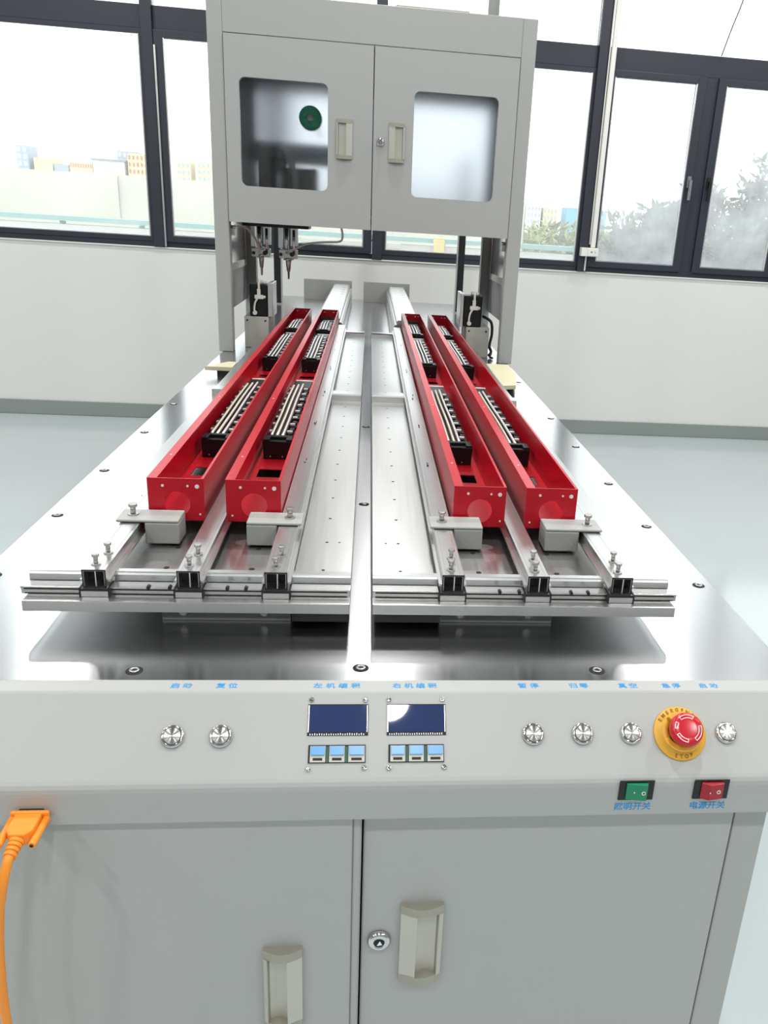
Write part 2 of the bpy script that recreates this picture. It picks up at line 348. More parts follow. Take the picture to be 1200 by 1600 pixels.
for sx, sy in [(-.282,.958),(-.001,.966),(.312,.961),(-.561,1.524),(-.561,1.816),(.561,1.247),(.561,1.535),(.561,1.824),(-.002,1.631),(-.002,2.304),(-.561,1.247),(-.561,2.5),(.561,2.5),(.561,2.16),(-.561,2.16),(-.561,3.1),(.561,3.1)]:
    MB(Matrix.Translation((sx, sy, T))).lathe([(.0066,.0002),(.0064,.002),(.004,.0025),(.0038,.0012),(0,.0012)], 20).build('table_screw', SCREW, bench)
    MB(Matrix.Translation((sx, sy, T))).lathe([(.0105,.0001),(.0105,.0003),(.0062,.0003)], 24).build('screw_recess', DARK, bench)
    MB(Matrix.Translation((sx, sy, T))).lathe([(.0036,.0013),(.0034,.0016),(0,.0016)], 6).build('screw_socket', DARK, bench)

# ------------------------------------------------------------------ control console
con = thing('control_console', (0, .88, .82), 'sloping grey control console along the front edge with buttons and displays', 'console')
c45 = math.sqrt(.5)
prof = [(.933,.925),(.933,.9515),(.911,.9515),(.9085,.951),(.906,.9495)]
prof += [(.8345,.8775),(.8315,.8740),(.8292,.8695),(.8283,.8645),(.828,.860),(.828,.823),(.829,.822),(.850,.822),(.850,.855),(.905,.925)]
MB().prism(prof, 'x', -.592, .592).build('panel', PAINT, con, bevel=0)
for x_ in (-.592, .592): pass
O = Vector((0, .906, .9497)); vX = Vector((1,0,0)); vUp = Vector((0,c45,c45)); vN = Vector((0,-c45,c45))
def PF(x, v, h=0): return frameM(O + vX*x - vUp*v + vN*h, vX, vUp, vN)     # local frame on the slope: x right, y up-slope, z out
for i, bx in enumerate((-.2188,-.1637,.212,.2743,.3366,.4606)):
    M = PF(bx, .052)
    b = MB().lathe([(.0138,0),(.0138,.0018),(.0128,.0034),(.0116,.0042),(.0106,.0042),(.0102,.0026),(0,.0026)], 36).build('push_button', CHROME, con, M=M)
    MB().lathe([(.0097,.0024),(.0097,.0046),(.0093,.0050),(.001,.0049),(0,.0049)], 48).build('button_cap', BRUSH, b, M=M)
def pbox(x0, x1, v0, v1, h0, h1, name, m, parent, bevel=0.):
    return MB().box(x0-(x0+x1)/2, x1-(x0+x1)/2, -(v1-v0)/2, (v1-v0)/2, h0, h1).build(name, m, parent, M=PF((x0+x1)/2, (v0+v1)/2), bevel=bevel)
for (x0, x1, kx0, kx1) in ((-.0632,.0094,-.0609,.0069), (.0318,.104,.0341,.101)):
    v0, v1 = .0142, .0522
    d = pbox(x0, x1, v0, v1, .0001, .0006, 'display', DARK, con)
    pbox(x0+.0022, x1-.0022, v0+.0012, v1-.0040, .0006, .0010, 'screen', NAVY, d)
    pbox(x1-.0017, x1-.0009, v0+.0015, v1-.004, .0006, .0011, 'screen_edge', TIN, d)
    pbox(x0+.0005, x0+.0018, v0+.0015, v1-.004, .0006, .0011, 'screen_edge', SCREW, d)
    zz = MB()
    for i in range(24):
        xx = x0+.003+(x1-x0-.006)*i/24; zz.box(xx-(x0+x1)/2, xx+.0011-(x0+x1)/2, .0004-(v1-v0)/2, .0022+.001*random.random()-(v1-v0)/2, .0006, .0009)
    zz.build('elastomer_strip', PLASTW, d, M=PF((x0+x1)/2, (v0+v1)/2))
    kv0, kv1 = .0631, .0844
    kp = pbox(kx0, kx1, kv0, kv1, .0001, .0006, 'keypad', DARK, con)
    kw = (kx1-kx0)/3
    for i in range(3):
        a = kx0+kw*i+.0022; bb = kx0+kw*(i+1)-.0022+(0 if i < 2 else .0012)
        pbox(a, bb, kv0+.0015, kv1-.0008, .0006, .0022, 'key', FEEDER, kp, bevel=.0003)
        pbox(a+.001, bb-.001, kv0+.002, kv0+.0125, .0022, .0040, 'key_cap', KEYBLUE, kp, bevel=.0004)
        pbox(a+.0035, bb-.0035, kv0+.0155, kv0+.0185, .0022, .0025, 'key_slot', DARK, kp)
        if i < 2: pbox(bb+.0004, bb+.0038, kv0+.002, kv1-.001, .0006, .0009, 'circuit_board', PCB, kp)
for x, v in [(-.0596,.0087),(.0055,.0092),(.0341,.0087),(.1002,.0086),(-.0604,.0912),(.0055,.0903),(.0347,.0906),(.1009,.0903)]:
    sd = MB().lathe([(.0032,0),(.0032,.0008),(.0024,.0018),(.0012,.0020),(.0011,.0012),(0,.0012)], 16).build('panel_screw', CHROME, con, M=PF(x, v))
# emergency stop
es = MB().lathe([(.0338,0),(.0338,.0018),(.0330,.0026),(.0255,.0030),(.0250,.0075),(.0240,.0085),(.0175,.0085),(.0170,.004),(0,.004)], 48).build('emergency_stop', YEL, con, M=PF(.3995, .0525))
for a0 in (20, 200):
    w_ = MB(); n = 14; ri, ro = .0178, .0250; vs = []
    for i in range(n+1):
        t = math.radians(a0+115*i/n); h = .0085+.0085*(i/n)
        vs += [(ri*math.cos(t), ri*math.sin(t), .008), (ro*math.cos(t), ro*math.sin(t), .008), (ro*math.cos(t), ro*math.sin(t), h), (ri*math.cos(t), ri*math.sin(t), h)]
    fs = [(4*i+j, 4*i+(j+1) % 4, 4*i+4+(j+1) % 4, 4*i+4+j) for i in range(n) for j in range(4)]+[(0,1,2,3), (4*n+3,4*n+2,4*n+1,4*n)]
    w_.add(vs, fs).build('guard_ramp', YEL, es, M=PF(.3995, .0525))
mush = MB().lathe([(.0145,.004),(.0150,.014),(.0165,.017),(.0198,.0185),(.0208,.021),(.0208,.027),(.0198,.0300),(.0170,.0318),(.010,.0325),(0,.0327)], 44).build('mushroom_head', ESRED, es, M=PF(.3995, .0525))
ar = MB()
for a0, a1 in ((60,125), (150,178), (205,262), (300,372)):
    for rr in (.0132, .0168):
        n = 10; vs = []
        for i in range(n+1):
            t = math.radians(a0+(a1-a0)*i/n); vs += [((rr-.0004)*math.cos(t), (rr-.0004)*math.sin(t), .0318+(.0168-rr)*.15), ((rr+.0004)*math.cos(t), (rr+.0004)*math.sin(t), .0318+(.0168-rr)*.15), ((rr+.0004)*math.cos(t), (rr+.0004)*math.sin(t), .0325), ((rr-.0004)*math.cos(t), (rr-.0004)*math.sin(t), .0325)]
        ar.add(vs, [(4*i+j, 4*i+(j+1) % 4, 4*i+4+(j+1) % 4, 4*i+4+j) for i in range(n) for j in range(4)])
    for t in (a0, a1):
        t = math.radians(t); c, s_ = math.cos(t), math.sin(t)
        ar.cyl((.0128*c, .0128*s_, .0323), (.0172*c, .0172*s_, .0321), .0004, n=6)
ar.build('arrow_print', WHITETXT, es, M=PF(.3995, .0525))
def arc_text(txt, ang0, step, r, size, m, parent, x, v, h):
    for i, ch in enumerate(txt):
        t = math.radians(ang0 - step*i*(1 if ang0 > 0 else -1)); px, py = r*math.cos(t), r*math.sin(t)
        rot = t-PI/2 if ang0 > 0 else t+PI/2
        ax = (vX*math.cos(rot)+vUp*math.sin(rot)); ay = (-vX*math.sin(rot)+vUp*math.cos(rot))
        text_obj(ch, size, m, parent, frameM(O+vX*(x+px)-vUp*(v-py)+vN*h, ax, ay, vN), .0002)
arc_text('EMERGENCY', 145, 13.5, .0292, .0065, DARKTXT, es, .3995, .0525, .0030)
arc_text('STOP', -108, 13.5, .0292, .0065, DARKTXT, es, .3995, .0525, .0030)
# printed labels on the flat strip
for x, w, s_ in ((-.217,.026,'启动'),(-.163,.026,'复位'),(-.030,.058,'左机编程'),(.0665,.056,'右机编程'),(.2115,.027,'暂停'),(.277,.0255,'归零'),(.342,.026,'真空'),(.400,.0255,'急停'),(.4505,.0265,'启动')):
    n = len(s_); sz = .0122; stp = (w-sz*.95)/(n-1)
    for i, ch in enumerate(s_):
        text_obj(ch, sz, BLUETXT, con, frameM((x-stp*(n-1)/2+stp*i, .9190, .9516), (1,0,0), (0,1,0), (0,0,1)), .0001, sx=.95)
for x, s_ in ((.3365,'照明开关'),(.4330,'电源开关')):
    for i, ch in enumerate(s_):
        text_obj(ch, .0118, BLUETXT, con, frameM((x+(i-1.5)*.0118, .8279, .8345), (1,0,0), (0,0,1), (0,-1,0)), .0001)
def rocker(x0, x1, z0, z1, m, up):
    xc, zc = (x0+x1)/2, (z0+z1)/2; M = frameM((xc, .828, zc), (1,0,0), (0,0,1), (0,-1,0)); w, h = (x1-x0)/2, (z1-z0)/2
    r = MB().box(-w, w, -h, h, 0, .0022).build('rocker_switch', BLACKM, con, M=M, bevel=.0008)
    a, b = (.0065, .0030) if up < 0 else (.0030, .0070)
    pr = [(-w*.68, .0022), (-w*.68, a), (-w*.25 if up > 0 else w*.5, (.0075 if up < 0 else .0092)), (w*.72, b), (w*.72, .0022)]
    if up > 0: pr = [(-w*.62,.0022),(-w*.62,.0040),(-w*.22,.0095),(w*.62,.0060),(w*.62,.0022)]
    else: pr = [(-w*.62,.0022),(-w*.62,.0045),(w*.52,.0085),(w*.60,.0030),(w*.60,.0022)]
    k = MB(); n = len(pr); y0, y1 = -h*.78, h*.82
    vs = [(p[0], y0, p[1]) for p in pr]+[(p[0], y1, p[1]) for p in pr]
    k.add(vs, [(i, (i+1) % n, n+(i+1) % n, n+i) for i in range(n)]); k.add(vs, [tuple(range(n)), tuple(range(2*n-1, n-1, -1))])
    k.build('rocker', m, r, M=M, bevel=.0004)
    t = MB(); cx = w*.33; zt = .0082 if up < 0 else .0079
    for i in range(20):
        a0 = 2*PI*i/20; a1 = 2*PI*(i+1)/20; ro, ri = .0026, .0018
        t.add([(cx+ro*math.cos(a0), ro*math.sin(a0), zt), (cx+ro*math.cos(a1), ro*math.sin(a1), zt), (cx+ri*math.cos(a1), ri*math.sin(a1), zt), (cx+ri*math.cos(a0), ri*math.sin(a0), zt),
               (cx+ro*math.cos(a0), ro*math.sin(a0), zt-.002), (cx+ro*math.cos(a1), ro*math.sin(a1), zt-.002), (cx+ri*math.cos(a1), ri*math.sin(a1), zt-.002), (cx+ri*math.cos(a0), ri*math.sin(a0), zt-.002)], [(0,1,2,3),(0,4,5,1),(3,2,6,7)])
    t.box(-w*.18-.0006, -w*.18+.0006, -.001, .001, .004, .0096 if up > 0 else .0066)
    t.build('switch_marks', WHITETXT, r, M=M)
rocker(.316, .360, .846, .874, GREENSW, -1)
rocker(.411, .456, .846, .874, REDSW, 1)

# ------------------------------------------------------------------ orange serial cable
oc = thing('serial_cable', (-.369, .78, .83), 'bright orange serial cable plugged into the left of the console', 'cable')
oy = .828
MB().box(-.390, -.348, oy-.009, oy-.0035, .8315, .8475).build('plug_flange', ORANGE, oc, bevel=.002)
MB().box(-.382, -.356, oy-.0035, oy, .834, .846).build('socket_shell', DARK, oc)
MB().prism([(-.3835, oy-.009), (-.3545, oy-.009), (-.3545, oy-.036), (-.361, oy-.045), (-.377, oy-.045), (-.3835, oy-.036)], 'z', .832, .8475).build('plug_body', ORANGE, oc, bevel=.002)
for sx in (-.3873, -.3507):
    MB().cyl((sx, oy-.009, .839), (sx+(.001 if sx < -.37 else -.001), oy-.052, .838), .0042, n=14).build('thumb_screw', ORANGE, oc, bevel=.0008)
    MB().cyl((sx+(.001 if sx < -.37 else -.001), oy-.0521, .838), (sx+(.001 if sx < -.37 else -.001), oy-.0526, .838), .002, n=10).build('screw_slot', DARK, oc)
rl = MB()
for i, (yy, zz_, r) in enumerate(((.045,.8395,.0082),(.050,.8385,.0078),(.055,.837,.0074),(.060,.835,.0070))):
    rl.cyl((-.369-.0004*i, oy-yy, zz_), (-.369-.0004*i-.0003, oy-yy-.0040, zz_-.0013), r, r*.96, n=18)
rl.cyl((-.369, oy-.044, .840), (-.3706, oy-.064, .834), .006, n=14)
rl.build('strain_relief', ORANGE, oc)
MB().tube([(-.3702, oy-.060, .8352), (-.3712, oy-.068, .8305), (-.376, oy-.077, .806), (-.384, oy-.078, .765), (-.392, oy-.076, .70), (-.397, oy-.074, .61), (-.396, oy-.07, .45), (-.40, oy-.08, .2), (-.41, oy-.10, .04), (-.46, oy-.16, .006), (-.62, oy-.2, .006)], .0052, 14, 8).build('cord', ORANGE, oc)

# ------------------------------------------------------------------ slide tables with rails and clamps
PT = 1.0
def bolt(mb, x, y, z, r=.0042, h=.016):
    mb.cyl((x, y, z), (x, y, z+.0018), r*1.5, n=14); mb.cyl((x, y, z+.0018), (x, y, z+h*.75), r*.72, n=10); mb.cyl((x, y, z+h*.75), (x, y, z+h), r*1.15, n=12)
def slide(sgn, name, label, tubes, inner, outer, bx0, bx1, brackets):
    lo, hi = (min(inner, outer), max(inner, outer))
    s = thing(name, ((lo+hi)/2, 2.5, T), label, 'slide table')
    # supports
    MB().box(bx0, bx1, 1.10, 2.3, T, T+.035).build('support_block', PAINT2, s, bevel=.001)
    sb_ = MB()
    for x in (bx0+.03, bx1-.037): sb_.cyl((x, 1.1, T+.014), (x, 1.097, T+.014), .0055, n=14)
    sb_.build('support_screws', SCREW, s)
    MB().box(bx0, bx1, 2.7, 3.9, T, T+.035).build('support_block', PAINT2, s, bevel=.001)
    u0, u1 = sorted((inner, bx1 if sgn < 0 else bx0))
    MB().box(u0+.004, u1-.001, 1.075, 3.8, T+.012, T+.0345).build('unseen_dark_box', BLACKM, s)  # unseen black box added to darken the reflection under the plate
    MB().box(lo, hi, 1.052, 2.47, T+.035, PT).build('front_plate', PLATE, s, bevel=.0008)
    ro = outer
    rn = sgn*.403
    MB().prism([(inner, 2.472), (ro, 2.472), (ro, 3.60), (rn, 3.60), (rn, 3.86), (inner, 3.86)], 'z', T+.035, PT).build('rear_plate', PLATE, s, bevel=.0008)
    hl = MB()
    hx = inner+sgn*.042
    for i in range(22): hl.cyl((hx, 1.17+.115*i, PT), (hx, 1.17+.115*i, PT+.0003), .0026, n=8)
    for y in (1.22, 1.36, 1.5, 1.62): hl.cyl((outer-sgn*.045, y, PT), (outer-sgn*.045, y, PT+.0003), .003, n=8)
    for x in (tubes[0]+.06, tubes[1]+.06):
        for y in (1.17, 1.25): hl.cyl((x-sgn*.01, y, PT), (x-sgn*.01, y, PT+.0006), .0042, n=10)
    hl.cyl((inner+sgn*.022, 1.285, PT), (inner+sgn*.022, 1.285, PT+.0003), .002, n=8)
    hl.build('plate_holes', DARK, s)
    # cross rails: low front lip and a taller rounded step behind it
    for (ya, main) in ((1.076, 1), (2.40, 0), (3.76, 0)):
        e0, e1 = inner, (outer+sgn*.008 if main else outer-sgn*.012 if ya < 3 else tubes[0] if sgn < 0 else tubes[2])
        a, b = min(e0, e1), max(e0, e1)
        lip = [(ya, PT), (ya, PT+.0075), (ya-.003, PT+.0095), (ya-.003, PT+.0115), (ya+.014, PT+.0125), (ya+.014, PT)]
        step = [(ya+.016, PT), (ya+.016, PT+.022), (ya+.0175, PT+.0245), (ya+.020, PT+.0255), (ya+.030, PT+.0255), (ya+.034, PT+.023), (ya+.034, PT)]
        if main:
            r = MB().prism(lip, 'x', a, b).build('cross_rail', ALU, s)
            cuts = [a+(.006 if sgn < 0 else 0)] ; segs = []; cur = a+(.006 if sgn < 0 else 0)
            for t in sorted(tubes): segs.append((cur, t-.020)); cur = t+.020
            segs.append((cur, b-(.008 if sgn > 0 else 0)))
            for p, q in segs: MB().prism(step, 'x', p, q).build('rail_step', ALU, r)
            MB().box(a+.004, b-.004, ya-.0022, ya+.0002, PT+.0068, PT+.0084).box(a+.004, b-.004, ya-.0008, ya+.0002, PT, PT+.0012).build('rail_shade', DARK, r)  # dark strips painted as shade under the lip and along its foot
            sl = MB()
            for t in (tubes[0]+.068, tubes[0]+.096, tubes[1]+.05, tubes[1]+.075): sl.cyl((t, ya-.0032, PT+.0112), (t, ya+.003, PT+.0119), .0026, n=10)
            sl.build('rail_notches', DARK, r)
        else: MB().prism([(ya, PT), (ya, PT+.016), (ya+.004, PT+.0195), (ya+.05, PT+.0195), (ya+.05, PT)], 'x', a, b).build('cross_rail', ALU, s)
    # longitudinal hollow rails
    for ti, t in enumerate(tubes):
        h, z0, z1, y0, y1, w = .0145, PT+.0125, PT+.0375, 1.070, 3.86, .0016
        tb = MB()
        tb.box(t-h, t-h+w, y0, y1, z0, z1).box(t+h-w, t+h, y0, y1, z0, z1).box(t-h+w, t+h-w, y0, y1, z0, z0+w).box(t-h+w, t+h-w, y0, y1, z1-w, z1)
        tb.box(t+.001, t+.0025, y0+.0008, y1, z0+w, z1-w)
        r = tb.build('rail_tube', ALU, s)
        MB().box(t-h+w, t+h-w, y0+.02, y0+.022, z0+w, z1-w).build('tube_shade', DARK, r)  # dark sheet standing in for the shade inside the open tube
        MB().box(t-h-.0008, t-h+.001, y0-.0006, y0+.0008, z0, z1+.0005).box(t+h-.001, t+h+.0008, y0-.0006, y0+.0008, z0, z1+.0005).box(t-h, t+h, y0-.0006, y0+.0008, z1-.0012, z1+.0005).box(t-h, t+h, y0-.0006, y0+.0008, z0-.0005, z0+.0015).build('edge_gasket', BLACKM, r)
        # slim side lips running along the foot of the tube
        MB().box(t-h-.005, t-h-.0002, y0+.004, y1, PT+.0195, PT+.0225).box(t+h+.0002, t+h+.005, y0+.004, y1, PT+.0195, PT+.0225).build('side_lip', ALU, r)
        MB().box(t-h-.003, t+h+.003, y0-.004, y0+.03, PT+.0005, PT+.0120).build('clamp_base', ALU, r)
        MB().box(t-h-.005, t-h-.003, y0-.005, y0+.02, PT, PT+.0135).box(t+h+.003, t+h+.005, y0-.005, y0+.02, PT, PT+.0135).box(t-h-.003, t+h+.003, y0-.005, y0-.0041, PT+.009, PT+.0125).build('clamp_gasket', BLACKM, r)
        for q, yy in ((-.002, 1.090), (.002, 1.132)):
            bm_ = MB(); bolt(bm_, t+q, yy, z1); bm_.build('bolt', SCREW, r)
        mk_ = MB()
        for yy in (1.62, 1.64, 1.95, 1.965, 2.28, 2.33, 2.7, 2.74, 3.1, 3.3): mk_.cyl((t+.003*random.uniform(-1, 1), yy, z1), (t, yy, z1+.0004), .0034, n=8)
        mk_.build('rail_holes', DARK, r)
        gl = MB().box(t-h+.0045, t-h+.0050, y0+.005, y1, z1-.0001, z1+.0002).box(t+h-.005, t+h-.0045, y0+.005, y1, z1-.0001, z1+.0002).build('scribe_line', SCREW, r)
    # bracket clamps that hold the red housings
    for (t, b0, b1, side) in brackets:
        y0, y1, zt = 1.255, 1.306, 1.0425
        ta, tb_ = (min(t-.02*side, b0), max(t-.02*side, b1)) if side > 0 else (b0, t+.02)
        br = MB().box(ta, tb_, y0, y1, 1.0378, zt).build('clamp_bracket', PAINT2, s, bevel=.002)
        MB().box(b0, b1, y0, y1, 1.0035, 1.0378).build('bracket_block', PAINT2, br, bevel=.002)
        bb = MB(); bolt(bb, t, 1.28, zt, .0055, .018); bb.build('bracket_bolt', SCREW, br)
    return s
TL = (-.3565, -.2345, -.1185); TR = (.1245, .246, .3675)
slide(-1, 'slide_table', 'left aluminium slide table carrying two red housings on three rails', TL, -.018, -.445, -.28, -.102, [(-.358, -.336, -.285, 1), (-.118, -.183, -.136, -1)])
slide(1, 'slide_table', 'right aluminium slide table carrying two red housings on three rails', TR, .013, .445, .111, .278, [(.124, .142, .189, 1), (.366, .292, .348, -1)])

# ------------------------------------------------------------------ red channel housings
CZ = 1.0228
def housing(xc, label):
    g = thing('light_housing', (xc, 2.65, CZ), label, 'housing', 'red channel housings on the slide tables')
    w, y0, y1, z0, z1, t = .0435, 1.314, 3.93, CZ, 1.0915, .0016
    holes = [(1.556, 1.610), (2.590, 2.628), (2.500, 2.524)]
    m = MB(); hx = .0275; cur = y0
    for a, b in sorted(holes):
        m.box(xc-w, xc+w, cur, a, z0, z0+t); m.box(xc-w, xc-hx, a, b, z0, z0+t); m.box(xc+hx, xc+w, a, b, z0, z0+t); cur = b
    m.box(xc-w, xc+w, cur, y1, z0, z0+t); m.build('floor_plate', RED, g)
    MB().box(xc-w, xc-w+t, y0, y1, z0+t, z1).build('side_wall', RED, g)
    MB().box(xc+w-t, xc+w, y0, y1, z0+t, z1).build('side_wall', RED, g)
    MB().box(xc-w, xc-w+.015, y0, y1, z1, z1+t).build('top_flange', RED, g)
    MB().box(xc+w-.004, xc+w, y0, y1, z1, z1+t).build('top_flange', RED, g)
    MB().plate_hole(xc-w, xc+w, z0, z1+t, xc+.001, z0+.028, .0205, y0-.0022, y0-.0002).build('front_end_plate', RED, g)
    MB().box(xc-w, xc+w, y1, y1+.002, z0, z1+t).build('rear_end_plate', RED, g)
    rv = MB()
    for dx, dz, r in ((-.020,.058,.0022),(.0185,.058,.0018),(.033,.0575,.0034),(.036,.011,.0016),(-.034,.010,.0016)): rv.cyl((xc+dx, y0-.0022, z0+dz), (xc+dx, y0-.0030, z0+dz), r, n=14)
    for dx in (-.02, .02, .034): rv.cyl((xc+dx, y1, z0+.058), (xc+dx, y1-.001, z0+.06), .0035, n=12)
    rv.build('rivets', PLASTW, g)
    fs_ = MB()
    for yy in (1.45, 1.95, 2.45, 2.95, 3.45): fs_.cyl((xc-w+.008, yy, z1+t), (xc-w+.008, yy, z1+t+.0004), .002, n=10)
    fs_.build('flange_dots', PLASTW, g)
    return g
HX = ((-.2990, 'outermost red steel channel on the left slide table'), (-.1785, 'inner red steel channel on the left slide table'), (.1888, 'inner red steel channel on the right slide table'), (.3095, 'outermost red steel channel on the right slide table'))
h0 = housing(*HX[0])
for xc, lb in HX[1:]: copy_tree(h0, (xc-HX[0][0], 0, 0), lb)

# ------------------------------------------------------------------ black connector blocks with metal strips
CELL = MB().box(-.0065, .0065, -.026, .026, 0, .020).box(-.0065, .0045, -.010, .014, .020, .027)
def conn(xc, ys, L, label, ncell):
    z = CZ+.0018
    g = thing('connector_block', (xc, ys+L/2, z), label, 'connector', 'black connector blocks in the red channels')
    hw = .0285
    b = MB(); b.box(xc-hw, xc+hw, ys, ys+.036, z, z+.036); b.box(xc-hw+.002, xc+hw-.002, ys+.036, ys+L, z, z+.022)
    b.box(xc-hw, xc-hw+.012, ys, ys+.036, z+.036, z+.042); b.box(xc+hw-.012, xc+hw, ys, ys+.036, z+.036, z+.042); b.box(xc-hw+.012, xc+hw-.012, ys+.024, ys+.036, z+.036, z+.042)
    b.box(xc-hw+.004, xc+hw-.004, ys+L-.11, ys+L-.012, z+.022, z+.030)
    b.build('body', BLACK, g, bevel=.0012)
    MB().box(xc-.020, xc+.010, ys+.05, ys+L-.12, z+.022, z+.034).build('spine', BLACK, g, bevel=.001)
    for k, dx in enumerate((-.017, -.0055, .006)):
        ya, yb = ys+.034+.008*(k % 2), ys+L-.115+.01*(k-1)
        rod = MB().tube([(xc+dx, ya, z+.038), (xc+dx+.0008, (ya*2+yb)/3, z+.0395), (xc+dx-.0006, (ya+2*yb)/3, z+.0392), (xc+dx, yb, z+.0385)], .0029, 8, 4)
        rod.build('metal_strip', BRASS if L > .7 and k < 2 else TIN, g)
    step = (L-.18)/ncell
    for i in range(ncell):
        yc = ys+.075+step*(i+.5)
        for sgn_ in (1, -1):
            cx = xc+(.0205 if sgn_ > 0 else -.0245); ww = .0075 if sgn_ > 0 else .0035
            ce = MB().box(cx-ww, cx+ww, yc-step*.36, yc+step*.30, z+.022, z+.032+(.003*((i*7+3) % 3-1))).box(cx-ww*.8, cx+ww*.5, yc-step*.1, yc+step*.2, z+.032, z+.037).build('terminal_cell', BLACK, g, bevel=.0008)
            if sgn_ > 0: MB().box(cx-ww-.002, cx+ww*.2, yc-step*.30, yc-step*.17, z+.033, z+.0375).build('contact_tab', TIN, ce, bevel=.0004)
            else: MB().box(cx-.002, cx+.004, yc-step*.25, yc-step*.12, z+.033, z+.0372).build('contact_tab', TIN, ce, bevel=.0004)
    MB().box(xc-hw+.008, xc+hw-.002, ys+L-.012, ys+L, z+.022, z+.031).build('end_label', PLASTW, g, bevel=.0006)
    dots = MB()
    for dx in (-.015, .009): dots.cyl((xc+dx, ys, z+.006), (xc+dx, ys-.0004, z+.006), .0012, n=8)
    dots.build('moulding_dots', TIN, g)
    return g
CH = [('outermost left red channel', -.2990), ('inner left red channel', -.1785), ('inner right red channel', .1888), ('outermost right red channel', .3095)]
UN = [(1.681, .715, 'nearest', 8), (2.693, .692, 'middle', 8), (3.417, .432, 'farthest', 5)]
for ui, (ys, L, w_, nc) in enumerate(UN):
    p = None
    for cn, cx in CH:
        lab = '%s black connector block with pale metal strips in the %s' % (w_, cn)
        if p is None: p = conn(cx+.0005, ys, L, lab, nc); px0 = cx
        else: copy_tree(p, (cx-px0, 0, 0), lab)

# ------------------------------------------------------------------ linear actuators and their end plates behind the slide tables
for x0, x1, e0, e1, side in ((-.25, -.118, -.435, -.118, 'left'), (.112, .243, -.040, .268, 'right')):
    a = thing('linear_actuator', ((x0+x1)/2, 5.0, T), 'silver covered linear actuator running under the gantry, %s one' % side, 'actuator')
    MB().prism([(x0, T), (x1, T), (x1, 1.03), (x1-.008, 1.04), (x0+.008, 1.04), (x0, 1.03)], 'y', 3.93, 5.90).build('body', ALU, a)
    MB().prism([(x0+.014, 1.041), (x1-.014, 1.041), (x1-.014, 1.055), (x1-.022, 1.061), (x0+.022, 1.061), (x0+.014, 1.055)], 'y', 3.93, 5.89).build('cover', PLATE, a)
    MB().box(x0-.004, x0-.0005, 3.95, 5.88, .985, .992).box(x1+.0005, x1+.004, 3.95, 5.88, .985, .992).build('side_groove', SCREW, a)
    lo = MB()
    for i in range(9): lo.box(x1-.05, x1-.03, 4.3+.16*i, 4.36+.16*i, 1.061, 1.0613)
    lo.build('cover_marks', SCREW, a)
    MB().box(min(x0, e0), e1 if e1 > x1 else x1, 5.90, 5.912, T, 1.082).build('end_plate', PAINT2, a, bevel=.001)

# ------------------------------------------------------------------ gantry cabinet over the bench
gt = thing('gantry_cabinet', (0, 3.95, T), 'tall grey gantry cabinet with two windowed doors standing across the bench', 'cabinet')
GY, GB, GT, GZ = 3.52, 4.37, 2.213, 1.446
for sx in (-1, 1):
    a, b = sorted((sx*.598, sx*.543))
    MB().box(a, b, GY, GY+.06, T, GT).build('front_post', PAINT2, gt, bevel=.003)
    MB().box(a, b, GB-.06, GB, T, GT-.01).build('rear_post', PAINT2, gt, bevel=.003)
    c, d = sorted((sx*.598, sx*.590))
    MB().box(c, d, GY+.06, GB-.06, GZ, GT-.01).build('side_panel', PAINT, gt)
    MB().box(c, d, GY+.06, GB-.06, 1.087, 1.243).build('lower_side_panel', PAINT, gt)
    MB().box(sx*.594-.003, sx*.594+.003, GY+.06, GB-.06, 1.243, GZ).build('polished_side_panel', MIRROR, gt)
    pf = MB(); q = sx*.588
    pf.box(q-.002, q+.002, GY+.07, GB-.07, 1.243, 1.27).box(q-.002, q+.002, GB-.10, GB-.07, 1.27, GZ)
    pf.build('panel_frame', PLASTW, gt)
    MB().box(q-.004 if sx > 0 else q+.002, q-.002 if sx > 0 else q+.004, GY+.18, GY+.25, 1.252, 1.260).build('panel_catch', SCREW, gt)
MB().box(-.543, .543, GY, GY+.055, 2.084, GT).build('top_rail', PAINT2, gt, bevel=.002)
MB().box(-.598, .598, GY+.06, GB, GT-.012, GT-.001).build('top_panel', PAINT, gt)
MB().box(-.543, .543, GY+.06, GY+.09, GZ, GZ+.02).box(-.543, .543, GB-.06, GB-.01, GZ, GZ+.03).build('bottom_rail', PAINT2, gt)
MB().box(-.59, .59, GB-.008, GB-.002, 2.0, GT-.012).box(-.59, .59, GB-.008, GB-.002, GZ, 1.50).build('backlight_blocker', PAINT, gt)  # unseen sheets added to cut the backlight in the frosted windows
